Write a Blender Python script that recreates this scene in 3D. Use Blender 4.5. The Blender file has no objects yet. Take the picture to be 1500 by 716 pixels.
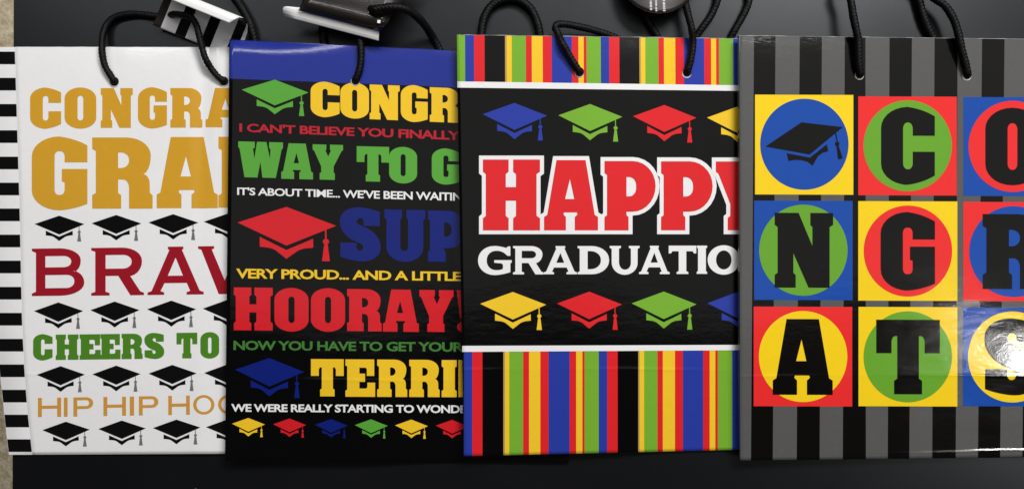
import bpy, bmesh, math, random
from mathutils import Vector
from mathutils.geometry import tessellate_polygon
random.seed(7)
SC = bpy.context.scene
COL = SC.collection

# ------------------------------------------------------------------ camera
S = 0.00055            # metres per photo pixel on the table top
CAM_H = 0.623          # camera height above the table
cam_d = bpy.data.cameras.new('camera')
cam = bpy.data.objects.new('camera', cam_d); COL.objects.link(cam)
cam.location = (0, 0, CAM_H)
cam_d.sensor_fit = 'HORIZONTAL'
cam_d.sensor_width = 36.0
cam_d.lens = 36.0 * CAM_H / (1500 * S)
cam_d.clip_start = 0.01
cam_d.clip_end = 50
SC.camera = cam

# ------------------------------------------------------------------ world
w = bpy.data.worlds.new('World'); SC.world = w; w.use_nodes = True
w.node_tree.nodes['Background'].inputs[0].default_value = (1.0, 0.985, 0.96, 1)
w.node_tree.nodes['Background'].inputs[1].default_value = 0.03

# ------------------------------------------------------------------ lamps (shop ceiling lights)
def lamp(name, loc, target, sx, sy, watts, col=(1, 1, 1), spread=180):
    d = bpy.data.lights.new(name, 'AREA'); d.shape = 'RECTANGLE'
    d.size = sx; d.size_y = sy; d.energy = watts; d.color = col
    d.spread = math.radians(spread)
    o = bpy.data.objects.new(name, d); COL.objects.link(o)
    o.location = loc
    o.rotation_euler = (Vector(target) - Vector(loc)).to_track_quat('-Z', 'Y').to_euler()
    return o
lamp('ceiling_light', (0.78, 1.42, 1.78), (0, 0, 0), 1.2, 0.45, 49, (1, 0.985, 0.96))
lamp('ceiling_light', (-0.75, 1.45, 2.2), (-0.1, 0, 0), 2.0, 0.20, 13, (1, 0.985, 0.97))
lamp('ceiling_light', (1.3, 1.40, 2.75), (1.3, 1.40, 0), 4.6, 3.4, 15, (1, 0.985, 0.965))
lamp('ceiling_light', (2.24, -0.48, 2.55), (0.4, -0.08, 0), 0.19, 0.16, 8.5, (1, 0.98, 0.95))

SC.view_settings.view_transform = 'Standard'
SC.view_settings.look = 'None'
SC.view_settings.exposure = 0
SC.view_settings.gamma = 1

# ------------------------------------------------------------------ materials
def lin(c):
    c = c / 255
    return c / 12.92 if c <= 0.04045 else ((c + 0.055) / 1.055) ** 2.4
def rgb(r, g, b, k=1.0):
    return (lin(r) * k, lin(g) * k, lin(b) * k, 1)

def new_mat(name):
    m = bpy.data.materials.new(name); m.use_nodes = True
    nt = m.node_tree
    return m, nt, nt.nodes['Principled BSDF']

def paper(name, col, rough=0.11, bump=1.0, mottle=0.012):
    m, nt, p = new_mat(name)
    N, L = nt.nodes.new, nt.links.new
    geo = N('ShaderNodeNewGeometry')
    n1 = N('ShaderNodeTexNoise'); n1.inputs['Scale'].default_value = 38; n1.inputs['Detail'].default_value = 3
    n2 = N('ShaderNodeTexNoise'); n2.inputs['Scale'].default_value = 900; n2.inputs['Detail'].default_value = 2
    mp = N('ShaderNodeMapping'); mp.inputs['Scale'].default_value = (1, 2.2, 1)
    L(geo.outputs['Position'], mp.inputs['Vector'])
    L(mp.outputs[0], n1.inputs['Vector']); L(mp.outputs[0], n2.inputs['Vector'])
    b1 = N('ShaderNodeBump'); b1.inputs['Strength'].default_value = 0.065 * bump; b1.inputs['Distance'].default_value = 0.0022
    b2 = N('ShaderNodeBump'); b2.inputs['Strength'].default_value = 0.07 * bump; b2.inputs['Distance'].default_value = 0.00025
    L(n1.outputs['Fac'], b1.inputs['Height']); L(n2.outputs['Fac'], b2.inputs['Height'])
    n4 = N('ShaderNodeTexNoise'); n4.inputs['Scale'].default_value = 150; n4.inputs['Detail'].default_value = 2; n4.inputs['Distortion'].default_value = 0.8
    L(mp.outputs[0], n4.inputs['Vector'])
    b4 = N('ShaderNodeBump'); b4.inputs['Strength'].default_value = 0.034 * bump; b4.inputs['Distance'].default_value = 0.0009
    L(n4.outputs['Fac'], b4.inputs['Height']); L(b1.outputs[0], b4.inputs['Normal'])
    L(b4.outputs[0], b2.inputs['Normal']); L(b2.outputs[0], p.inputs['Normal'])
    # faint ink mottling
    n3 = N('ShaderNodeTexNoise'); n3.inputs['Scale'].default_value = 260; n3.inputs['Detail'].default_value = 4
    L(geo.outputs['Position'], n3.inputs['Vector'])
    mr = N('ShaderNodeMapRange'); mr.inputs['From Min'].default_value = 0.3; mr.inputs['From Max'].default_value = 0.7
    mr.inputs['To Min'].default_value = 1 - mottle; mr.inputs['To Max'].default_value = 1 + mottle
    L(n3.outputs['Fac'], mr.inputs['Value'])
    mx = N('ShaderNodeMix'); mx.data_type = 'RGBA'; mx.blend_type = 'MULTIPLY'; mx.inputs['Factor'].default_value = 1
    mx.inputs['A'].default_value = col
    L(mr.outputs[0], mx.inputs['B']); L(mx.outputs['Result'], p.inputs['Base Color'])
    # rubbed patches in the gloss
    mr2 = N('ShaderNodeMapRange'); mr2.inputs['To Min'].default_value = rough * 0.75; mr2.inputs['To Max'].default_value = rough * 1.35
    L(n1.outputs['Fac'], mr2.inputs['Value']); L(mr2.outputs[0], p.inputs['Roughness'])
    p.inputs['IOR'].default_value = 1.5
    return m

M = {
 'white':   paper('white_paper', (0.93, 0.93, 0.945, 1)),
 'ink':     paper('black_ink', (0.0020, 0.0018, 0.0018, 1)),
 'ink1':    paper('black_ink_on_white', (0.0045, 0.0045, 0.005, 1)),
 'greyink': paper('grey_ink', rgb(120, 120, 122)),
 'gold':    paper('gold_ink', rgb(220, 165, 50)),
 'gold2':   paper('ochre_ink', rgb(218, 158, 66)),
 'crimson': paper('crimson_ink', rgb(166, 28, 44, 0.95)),
 'green1':  paper('dark_green_ink', rgb(82, 140, 40, 0.95)),
 'yellow2': paper('yellow_ink', rgb(250, 204, 44)),
 'red2':    paper('red_ink', rgb(220, 34, 44)),
 'red2d':   paper('dim_red_ink', rgb(190, 34, 50)),
 'green2':  paper('green_ink', rgb(92, 170, 62)),
 'green2d': paper('dim_green_ink', rgb(70, 128, 58)),
 'blue2':   paper('navy_ink', rgb(18, 34, 122)),
 'band2':   paper('royal_blue_ink', rgb(38, 52, 146)),
 'white2':  paper('white_ink', (0.92, 0.92, 0.93, 1)),
 'yellow3': paper('bright_yellow_ink', rgb(252, 208, 48)),
 'red3':    paper('bright_red_ink', rgb(232, 40, 46)),
 'green3':  paper('lime_ink', rgb(124, 182, 54)),
 'blue3':   paper('stripe_blue_ink', rgb(44, 64, 168)),
 'tan3':    paper('tan_edge_ink', rgb(196, 160, 96)),
 'yellow4': paper('tile_yellow_ink', rgb(255, 216, 32), rough=0.09),
 'red4':    paper('tile_red_ink', rgb(244, 50, 50), rough=0.09),
 'green4':  paper('tile_green_ink', rgb(108, 170, 50), rough=0.09),
 'blue4':   paper('tile_blue_ink', rgb(26, 78, 172), rough=0.09),
 'grey4':   paper('grey_stripe_ink', rgb(92, 92, 92), mottle=0.03),
 'black4':  paper('black_stripe_ink', (0.0036, 0.0032, 0.0030, 1), rough=0.09),
 'raw':     paper('raw_paper_edge', rgb(205, 200, 196), rough=0.6),
 'flap':    paper('white_card_back', (0.9, 0.9, 0.9, 1), rough=0.5),
 'taupe':   paper('brown_black_card', (0.022, 0.018, 0.016, 1), rough=0.3),
 'card':    paper('glossy_black_card', (0.008, 0.0072, 0.0065, 1), rough=0.16),
 'tagcard': paper('dark_tag_card', (0.020, 0.017, 0.0150, 1), rough=0.15),
 'tagcard2': paper('dull_dark_card', (0.016, 0.0145, 0.014, 1), rough=0.36),
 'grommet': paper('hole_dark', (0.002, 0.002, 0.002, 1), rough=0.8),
}

M['tagcard2'].node_tree.nodes['Principled BSDF'].inputs['Specular IOR Level'].default_value = 0.28

def cord_mat():
    m, nt, p = new_mat('black_cord')
    N, L = nt.nodes.new, nt.links.new
    geo = N('ShaderNodeNewGeometry')
    n = N('ShaderNodeTexNoise'); n.inputs['Scale'].default_value = 1500; n.inputs['Detail'].default_value = 3
    L(geo.outputs['Position'], n.inputs['Vector'])
    b = N('ShaderNodeBump'); b.inputs['Strength'].default_value = 0.5; b.inputs['Distance'].default_value = 0.0004
    L(n.outputs['Fac'], b.inputs['Height']); L(b.outputs[0], p.inputs['Normal'])
    p.inputs['Base Color'].default_value = (0.0030, 0.0030, 0.0032, 1)
    p.inputs['Roughness'].default_value = 0.5
    p.inputs['IOR'].default_value = 1.28
    return m
M['cord'] = cord_mat()

def table_mat():
    m, nt, p = new_mat('black_laminate')
    N, L = nt.nodes.new, nt.links.new
    geo = N('ShaderNodeNewGeometry')
    n = N('ShaderNodeTexNoise'); n.inputs['Scale'].default_value = 9; n.inputs['Detail'].default_value = 4
    L(geo.outputs['Position'], n.inputs['Vector'])
    mr = N('ShaderNodeMapRange'); mr.inputs['To Min'].default_value = 0.24; mr.inputs['To Max'].default_value = 0.41
    L(n.outputs['Fac'], mr.inputs['Value']); L(mr.outputs[0], p.inputs['Roughness'])
    # lint specks
    v = N('ShaderNodeTexVoronoi'); v.inputs['Scale'].default_value = 26
    mp = N('ShaderNodeMapping'); mp.inputs['Scale'].default_value = (1, 1.9, 1); mp.inputs['Rotation'].default_value = (0, 0, 0.25)
    L(geo.outputs['Position'], mp.inputs['Vector']); L(mp.outputs[0], v.inputs['Vector'])
    lt = N('ShaderNodeMath'); lt.operation = 'LESS_THAN'; lt.inputs[1].default_value = 0.022
    L(v.outputs['Distance'], lt.inputs[0])
    sep = N('ShaderNodeSeparateColor'); L(v.outputs['Color'], sep.inputs[0])
    g = N('ShaderNodeMath'); g.operation = 'GREATER_THAN'; g.inputs[1].default_value = 0.93
    L(sep.outputs[0], g.inputs[0])
    mu = N('ShaderNodeMath'); mu.operation = 'MULTIPLY'; L(lt.outputs[0], mu.inputs[0]); L(g.outputs[0], mu.inputs[1])
    mx = N('ShaderNodeMix'); mx.data_type = 'RGBA'
    mx.inputs['A'].default_value = (0.0042, 0.0044, 0.0052, 1); mx.inputs['B'].default_value = (0.13, 0.13, 0.13, 1)
    L(mu.outputs[0], mx.inputs['Factor']); L(mx.outputs['Result'], p.inputs['Base Color'])
    p.inputs['Specular Tint'].default_value = (0.90, 0.95, 1.0, 1)
    n2 = N('ShaderNodeTexNoise'); n2.inputs['Scale'].default_value = 1400
    L(geo.outputs['Position'], n2.inputs['Vector'])
    b = N('ShaderNodeBump'); b.inputs['Strength'].default_value = 0.12; b.inputs['Distance'].default_value = 0.0002
    L(n2.outputs['Fac'], b.inputs['Height']); L(b.outputs[0], p.inputs['Normal'])
    return m
M['table'] = table_mat()

def floor_mat():
    m, nt, p = new_mat('beige_carpet')
    N, L = nt.nodes.new, nt.links.new
    geo = N('ShaderNodeNewGeometry')
    n = N('ShaderNodeTexNoise'); n.inputs['Scale'].default_value = 60; n.inputs['Detail'].default_value = 5; n.inputs['Roughness'].default_value = 0.7
    L(geo.outputs['Position'], n.inputs['Vector'])
    cr = N('ShaderNodeValToRGB')
    cr.color_ramp.elements[0].position = 0.34; cr.color_ramp.elements[0].color = rgb(196, 176, 138)
    cr.color_ramp.elements[1].position = 0.66; cr.color_ramp.elements[1].color = rgb(255, 243, 214)
    L(n.outputs['Fac'], cr.inputs[0]); L(cr.outputs[0], p.inputs['Base Color'])
    b = N('ShaderNodeBump'); b.inputs['Strength'].default_value = 0.6; b.inputs['Distance'].default_value = 0.01
    L(n.outputs['Fac'], b.inputs['Height']); L(b.outputs[0], p.inputs['Normal'])
    p.inputs['Roughness'].default_value = 0.95
    return m
M['floor'] = floor_mat()

# ------------------------------------------------------------------ helpers
def W(px, py, z=0.0):
    """photo pixel seen on a surface of height z -> world point on that surface"""
    k = S * (CAM_H - z) / CAM_H
    return Vector(((px - 750) * k, (358 - py) * k, z))

def link(name, me, mats, parent=None, normals=None, smooth=True):
    o = bpy.data.objects.new(name, me); COL.objects.link(o)
    for m in mats: me.materials.append(m)
    if smooth:
        me.polygons.foreach_set('use_smooth', [True] * len(me.polygons))
    if normals is not None:
        me.normals_split_custom_set_from_vertices(normals)
    if parent is not None: o.parent = parent
    return o

def tag(o, label=None, cat=None, group=None, kind=None):
    if label: o['label'] = label
    if cat: o['category'] = cat
    if group: o['group'] = group
    if kind: o['kind'] = kind
    return o

def thing(name, loc, label, cat, group=None):
    o = bpy.data.objects.new(name, None); COL.objects.link(o)
    o.location = loc; o.empty_display_size = 0.02
    return tag(o, label, cat, group)

def origin_of(o):
    p = Vector((0, 0, 0))
    while o is not None:
        p = p + Vector(o.location); o = o.parent
    return p

def box(name, lo, hi, mat, parent=None, bevel=0.0):
    bm = bmesh.new(); bmesh.ops.create_cube(bm, size=1)
    for v in bm.verts:
        v.co = Vector([lo[i] + (v.co[i] + 0.5) * (hi[i] - lo[i]) for i in range(3)])
    if bevel:
        bmesh.ops.bevel(bm, geom=bm.edges[:], offset=bevel, segments=3, affect='EDGES')
    me = bpy.data.meshes.new(name); bm.to_mesh(me); bm.free()
    return link(name, me, [mat], parent, smooth=False)

def interp(tab, t):
    if t <= tab[0][0]: return tab[0][1]
    for (a, x), (b, y) in zip(tab, tab[1:]):
        if t <= b: return x + (y - x) * (t - a) / (b - a)
    return tab[-1][1]
def sstep(a, b, x):
    t = max(0.0, min(1.0, (x - a) / (b - a))); return t * t * (3 - 2 * t)

# ------------------------------------------------------------------ setting
tag(box('floor', (-3, -3, -0.80), (3, 3, -0.75), M['floor']), 'beige carpet floor below the left edge of the black table', 'floor', kind='structure')
t_left0, t_left1 = W(19.5, 0).x, W(15.5, 716).x
bm = bmesh.new()
pts = [(t_left1, -0.45), (1.05, -0.45), (1.05, 0.48), (t_left0, 0.48)]
top = [bm.verts.new((x, y, 0)) for x, y in pts]; bot = [bm.verts.new((x, y, -0.03)) for x, y in pts]
bm.faces.new(top); bm.faces.new(bot[::-1])
for i in range(4): bm.faces.new((bot[i], bot[(i + 1) % 4], top[(i + 1) % 4], top[i]))
bmesh.ops.bevel(bm, geom=bm.edges[:], offset=0.0015, segments=2, affect='EDGES')
me = bpy.data.meshes.new('table_top'); bm.to_mesh(me); bm.free()
tag(link('table_top', me, [M['table']], smooth=False), 'black laminate table top under the row of gift bags', 'table')

# ------------------------------------------------------------------ bags: height fields over photo coordinates
T = 0.006
class Bag:
    def __init__(s, L, R, yt, yb, base, crease, name_label, waves, extra=None, rollL=0.0012, rollT=0.0, top_thin=0.0008):
        s.L, s.R, s.yt, s.yb, s.base, s.crease, s.waves, s.extra = L, R, yt, yb, base, crease, waves, extra
        s.rollL, s.rollT, s.top_thin = rollL, rollT, top_thin
        s.label = name_label
    def xl(s, y): return interp(s.L, y)
    def xr(s, y): return interp(s.R, y)
    def ytop(s, x): return interp(s.yt, x)
    def ybot(s, x): return interp(s.yb, x)
    def z(s, x, y):
        h = s.base(x) + T
        for (a, kx, ky, ph) in s.waves:
            h += a * math.sin(x * kx + y * ky + ph)
        dl = max(0, x - s.xl(y)); dr = max(0, s.xr(y) - x)
        dt = max(0, y - s.ytop(x)); db = max(0, s.ybot(x) - y)
        for d, r, e in ((dl, 6, s.rollL), (dr, 6, 0.0012), (db, 5, 0.0012)):
            if d < r: h -= e * (1 - d / r) ** 2
        if dt < 60: h -= s.top_thin * (1 - dt / 60) ** 2
        if s.rollT:
            a, r = s.rollT(x)
            if dt < r: h -= a * (1 - dt / r) ** 2
        yc = s.crease
        h += 0.00013 * (0.6 + 0.5 * math.sin(x * 0.021 + yc)) * math.exp(-((y - yc - 1.2 * math.sin(x * 0.013)) / 2.6) ** 2)
        h -= 0.0022 * max(0.0, (y - yc)) / 120.0
        if s.extra: h += s.extra(x, y)
        return h
    def n(s, x, y):
        e = 0.6
        gx = (s.z(x + e, y) - s.z(x - e, y)) / (2 * e * S)
        gy = -(s.z(x, y + e) - s.z(x, y - e)) / (2 * e * S)
        return Vector((-gx, -gy, 1)).normalized()
    def ycuts(s):
        c = [s.crease + d for d in (-10, -7, -5, -3.6, -2.4, -1.2, 0, 1.2, 2.4, 3.6, 5, 7, 10)]
        return c

def flat(x): return 0.0
def over(a, b, c):
    """rests on the neighbouring bag up to b, then comes down to the table by c"""
    return lambda x: 0.0064 * (1 - sstep(b, c, x)) + 0.0034 * math.exp(-max(0, x - a) / 55)

def diag_fold(x, y):                     # soft fold across the lower left corner of the second bag
    ax, ay, bx, by = 346, 662, 452, 572
    t = ((x - ax) * (bx - ax) + (y - ay) * (by - ay)) / ((bx - ax) ** 2 + (by - ay) ** 2)
    d = ((x - ax) * (by - ay) - (y - ay) * (bx - ax)) / math.hypot(bx - ax, by - ay)
    if t < -0.3 or t > 1.3: return 0.0
    return 0.00075 * math.exp(-(d / 13) ** 2) * math.sin(max(0, min(1, (t + 0.3) / 1.6)) * math.pi)

BAG1 = Bag([(70, 22), (300, 29), (467, 32.5), (541, 36), (600, 40.5), (665, 47.5)], [(70, 508), (665, 505)],
           [(-40, 69), (508, 70)], [(0, 665.5), (505, 663)], flat, 547, None,
           [(0.00034, 0.021, 0.012, 0.3), (0.000204, -0.01, 0.024, 1.7)], rollL=0.0006,
           extra=lambda x, y: -0.0012 * math.exp(-((x - 302 + 0.02 * y) / 13) ** 2) * (1 - sstep(150, 420, y)) - 0.0007 * math.exp(-((x - 150 - 0.05 * y) / 30) ** 2) * (1 - sstep(90, 200, y)) + 0.0006 * math.exp(-((x - 292) / 16) ** 2) * sstep(380, 560, y))
BAG2 = Bag([(58, 336), (674, 329.5)], [(83, 845), (677, 833)], [(336, 58.4), (670, 74.7), (845, 83)], [(329, 674), (504, 676), (833, 677.5)],
           over(333, 508, 640), 556, None, [(0.00034, 0.016, 0.010, 0.0), (0.000272, -0.012, 0.022, 2.2)],
           extra=lambda x, y: diag_fold(x, y) - 0.0009 * math.exp(-((x - 646 - 0.02 * y) / 12) ** 2) * sstep(120, 240, y), rollT=lambda x: (0.0019 * (1 - 0.7 * sstep(380, 520, x)), 22))
BAG3 = Bag([(51, 668.7), (668, 679.4)], [(59, 1188), (656, 1180)], [(668, 51.4), (1083, 57), (1188, 58.5)], [(679, 668), (1083, 658.6), (1180, 656)],
           over(673, 845, 1000), 541, None, [(0.000306, 0.018, -0.008, 0.9), (0.000238, 0.009, 0.02, 0.4)])
def glare_dent(x, y):
    return 0.00035 * math.exp(-((x - 1500) / 60) ** 2 - ((y - 520) / 60) ** 2)
def bottom_ripple(x, y):
    k = sstep(1180, 1460, x)
    return k * 0.00022 * (math.exp(-((y - 661 - 2 * math.sin(x * 0.02)) / 2.2) ** 2))
BAG4 = Bag([(52, 1082.4), (674, 1084)], [(59, 1600), (668, 1592)], [(1082, 52.6), (1440, 57), (1600, 59)], [(1084, 674), (1497, 669.5), (1592, 668.5)],
           over(1083, 1150, 1600), 550, None, [(0.00034, 0.013, 0.011, 0.5), (0.000238, -0.014, 0.018, 1.1)],
           extra=lambda x, y: glare_dent(x, y) + bottom_ripple(x, y))

def bag_cuts(bag, x0, x1, y0, y1):
    xs = [16 * i for i in range(int(x0 // 16), int(x1 // 16) + 2)]
    ys = [16 * i for i in range(int(y0 // 16), int(y1 // 16) + 2)] + bag.ycuts()
    if bag is BAG2: ys += [58 + 1.6 * i for i in range(0, 32)]; xs += [335 + 1.3 * i for i in range(7)]
    if bag is BAG3: ys += [648 + 1.2 * i for i in range(0, 17)]; xs += [668.5 + 1.4 * i for i in range(12)]
    if bag is BAG4: ys += [652 + 1.2 * i for i in range(0, 19)]; xs += [1082.5 + 1.3 * i for i in range(7)]
    xs = sorted(xs)
    return [x for x in xs if x0 < x < x1], sorted(y for y in ys if y0 < y < y1)

LAYER = 0.00009
def print_mesh(bag, root_origin, name, polys, layer, parent, label=None):
    """polys: list of (loops, material) in photo coordinates; printed on the bag's front sheet"""
    bm = bmesh.new(); mats = []; 
    for loops, mat in polys:
        if mat not in mats: mats.append(mat)
        mi = mats.index(mat)
        if isinstance(loops, tuple):                     # ready triangles: (verts, faces)
            vs = [bm.verts.new((x, y, 0)) for x, y in loops[0]]
            for f in loops[1]:
                try:
                    fc = bm.faces.new([vs[i] for i in f]); fc.material_index = mi
                except ValueError: pass
            continue
        flatpts = [p for lp in loops for p in lp]
        vs = [bm.verts.new((x, y, 0)) for x, y in flatpts]
        for tri in tessellate_polygon([[Vector((x, y, 0)) for x, y in lp] for lp in loops]):
            try:
                fc = bm.faces.new([vs[i] for i in tri]); fc.material_index = mi
            except ValueError: pass
    xs = [v.co.x for v in bm.verts]; ys = [v.co.y for v in bm.verts]
    cx, cy = bag_cuts(bag, min(xs), max(xs), min(ys), max(ys))
    for c in cx:
        bmesh.ops.bisect_plane(bm, geom=bm.verts[:] + bm.edges[:] + bm.faces[:], dist=1e-4, plane_co=(c, 0, 0), plane_no=(1, 0, 0))
    for c in cy:
        bmesh.ops.bisect_plane(bm, geom=bm.verts[:] + bm.edges[:] + bm.faces[:], dist=1e-4, plane_co=(0, c, 0), plane_no=(0, 1, 0))
    for f in bm.faces:                                   # image y runs down: faces must look up after the flip
        f.normal_update()
        if f.normal.z > 0: f.normal_flip()
    norms = []
    for v in bm.verts:
        x, y = v.co.x, v.co.y
        norms.append(bag.n(x, y))
        v.co = W(x, y, bag.z(x, y) + layer * LAYER) - root_origin
    me = bpy.data.meshes.new(name); bm.to_mesh(me); bm.free()
    o = link(name, me, [M[m] for m in mats], parent, norms)
    if label: o['label'] = label
    return o

def grid_mesh(rows, mats, name, parent, origin, normals=None, matfn=None):
    """rows: list of equal-length rows of world points"""
    nr, nc = len(rows), len(rows[0])
    verts = [tuple(p - origin) for r in rows for p in r]
    faces = [(j * nc + i, (j + 1) * nc + i, (j + 1) * nc + i + 1, j * nc + i + 1) for j in range(nr - 1) for i in range(nc - 1)]
    me = bpy.data.meshes.new(name); me.from_pydata(verts, [], faces)
    o = link(name, me, mats, parent, normals)
    if matfn:
        for k, p in enumerate(me.polygons): p.material_index = matfn(k // (nc - 1), k % (nc - 1))
    return o

def dense(n0, n1, step, extra0=(), extra1=()):
    vals = set([n0, n1]); k = n0
    while k < n1: vals.add(k); k += step
    for e in extra0: vals.add(n0 + e)
    for e in extra1: vals.add(n1 - e)
    return sorted(v for v in vals if n0 <= v <= n1)

def build_bag(bag, label, front_mat, side_mat, rim_mat, base_z):
    cx = (bag.xl(360) + bag.xr(360)) / 2
    root = thing('gift_bag', W(cx, 360, 0), label, 'gift bag', 'graduation gift bags overlapping in a row')
    O = Vector(root.location); bag.root, bag.O = root, O
    # rows by v (0 top, 1 bottom), columns by u
    ymid0, ymid1 = bag.ytop(cx), bag.ybot(cx)
    ys = set(dense(ymid0, ymid1, 8, (1.2, 2.4, 3.6, 5, 7, 9.5, 12, 15, 18, 21), (0.8, 1.6, 2.6, 3.8, 5, 7)))
    for c in bag.ycuts(): ys.add(c)
    if bag is BAG4:
        for i in range(13): ys.add(652 + 1.6 * i)
    ys = sorted(y for y in ys if ymid0 <= y <= ymid1)
    vs = [(y - ymid0) / (ymid1 - ymid0) for y in ys]
    wpx = bag.xr(360) - bag.xl(360)
    us = [u / wpx for u in dense(0, wpx, 8, (0.7, 1.5, 2.6, 4, 6), (0.7, 1.5, 2.6, 4, 6))]
    P = []
    for v, ym in zip(vs, ys):
        row = []
        for u in us:
            x = bag.xl(ym) + (bag.xr(ym) - bag.xl(ym)) * u
            yy = bag.ytop(x) + (bag.ybot(x) - bag.ytop(x)) * v
            # keep the fold where the sheet's creases are, the rows follow the slanted edges
            x = bag.xl(yy) + (bag.xr(yy) - bag.xl(yy)) * u
            row.append((x, yy))
        P.append(row)
    rows = [[W(x, y, bag.z(x, y)) for x, y in r] for r in P]
    norms = [bag.n(x, y) for r in P for x, y in r]
    fp = grid_mesh(rows, [M[front_mat]], 'front_panel', root, O, norms)
    bag.front = fp
    # back panel, flat on whatever carries the bag
    brow = [[Vector((p.x, p.y, bag.base(x) + 0.0004)) for p, (x, y) in zip(r, q)] for r, q in zip(rows[::6] + [rows[-1]], P[::6] + [P[-1]])]
    grid_mesh([r[::-1] for r in brow], [M[front_mat]], 'back_panel', root, O)
    def skirt(edge, pe, name):
        lo = [Vector((p.x, p.y, bag.base(x) + 0.0005)) for p, (x, y) in zip(edge, pe)]
        mid = [(a * 0.45 + b * 0.55) for a, b in zip(edge, lo)]
        grid_mesh([edge, mid, lo], [M[side_mat]], name, root, O)
    if bag is not BAG1:
        skirt([r[0] for r in rows], [r[0] for r in P], 'side_gusset')
    skirt([r[-1] for r in rows][::-1], [r[-1] for r in P][::-1], 'side_gusset')
    skirt(rows[-1], P[-1], 'base_fold')
    # cut paper edge along the open top, a little ragged
    e0 = rows[0]; e1 = []
    for p in e0:
        e1.append(Vector((p.x, p.y + S * (0.35 + 0.5 * random.random() ** 2), p.z - 0.00030)))
    e2 = [Vector((p.x, p.y - 0.0001, p.z - 0.0009)) for p in e1]
    grid_mesh([e2, e1, e0], [M[rim_mat]], 'top_edge', root, O)
    return root

def PR(bag, name, polys, layer=1, label=None):
    return print_mesh(bag, bag.O, name, polys, layer, bag.front, label)

# ------------------------------------------------------------------ outlines with rounded corners
def path(pts, n=7):
    """points (x,y) sharp, (x,y,r) or (x,y,din,dout) rounded by an elliptical corner"""
    out = []; N = len(pts)
    for i, p in enumerate(pts):
        x, y = p[0], p[1]
        if len(p) == 2: out.append((x, y)); continue
        di = p[2]; do = p[3] if len(p) > 3 else p[2]
        ax, ay = pts[i - 1][:2]; bx, by = pts[(i + 1) % N][:2]
        la = math.hypot(ax - x, ay - y); lb = math.hypot(bx - x, by - y)
        A = (x + (ax - x) * min(1, di / la), y + (ay - y) * min(1, di / la)); B = (x + (bx - x) * min(1, do / lb), y + (by - y) * min(1, do / lb))
        k = 0.5523
        c1 = (A[0] + (x - A[0]) * k, A[1] + (y - A[1]) * k); c2 = (B[0] + (x - B[0]) * k, B[1] + (y - B[1]) * k)
        for j in range(n + 1):
            t = j / n; a = (1 - t) ** 3; b = 3 * t * (1 - t) ** 2; c = 3 * t * t * (1 - t); d = t ** 3
            out.append((a * A[0] + b * c1[0] + c * c2[0] + d * B[0], a * A[1] + b * c1[1] + c * c2[1] + d * B[1]))
    res = []
    for p in out:
        if not res or math.hypot(p[0] - res[-1][0], p[1] - res[-1][1]) > 1e-4: res.append(p)
    if math.hypot(res[0][0] - res[-1][0], res[0][1] - res[-1][1]) < 1e-4: res.pop()
    return res

def ell(cx, cy, rx, ry, n=56):
    return [(cx + rx * math.cos(2 * math.pi * i / n), cy + ry * math.sin(2 * math.pi * i / n)) for i in range(n)]

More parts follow.
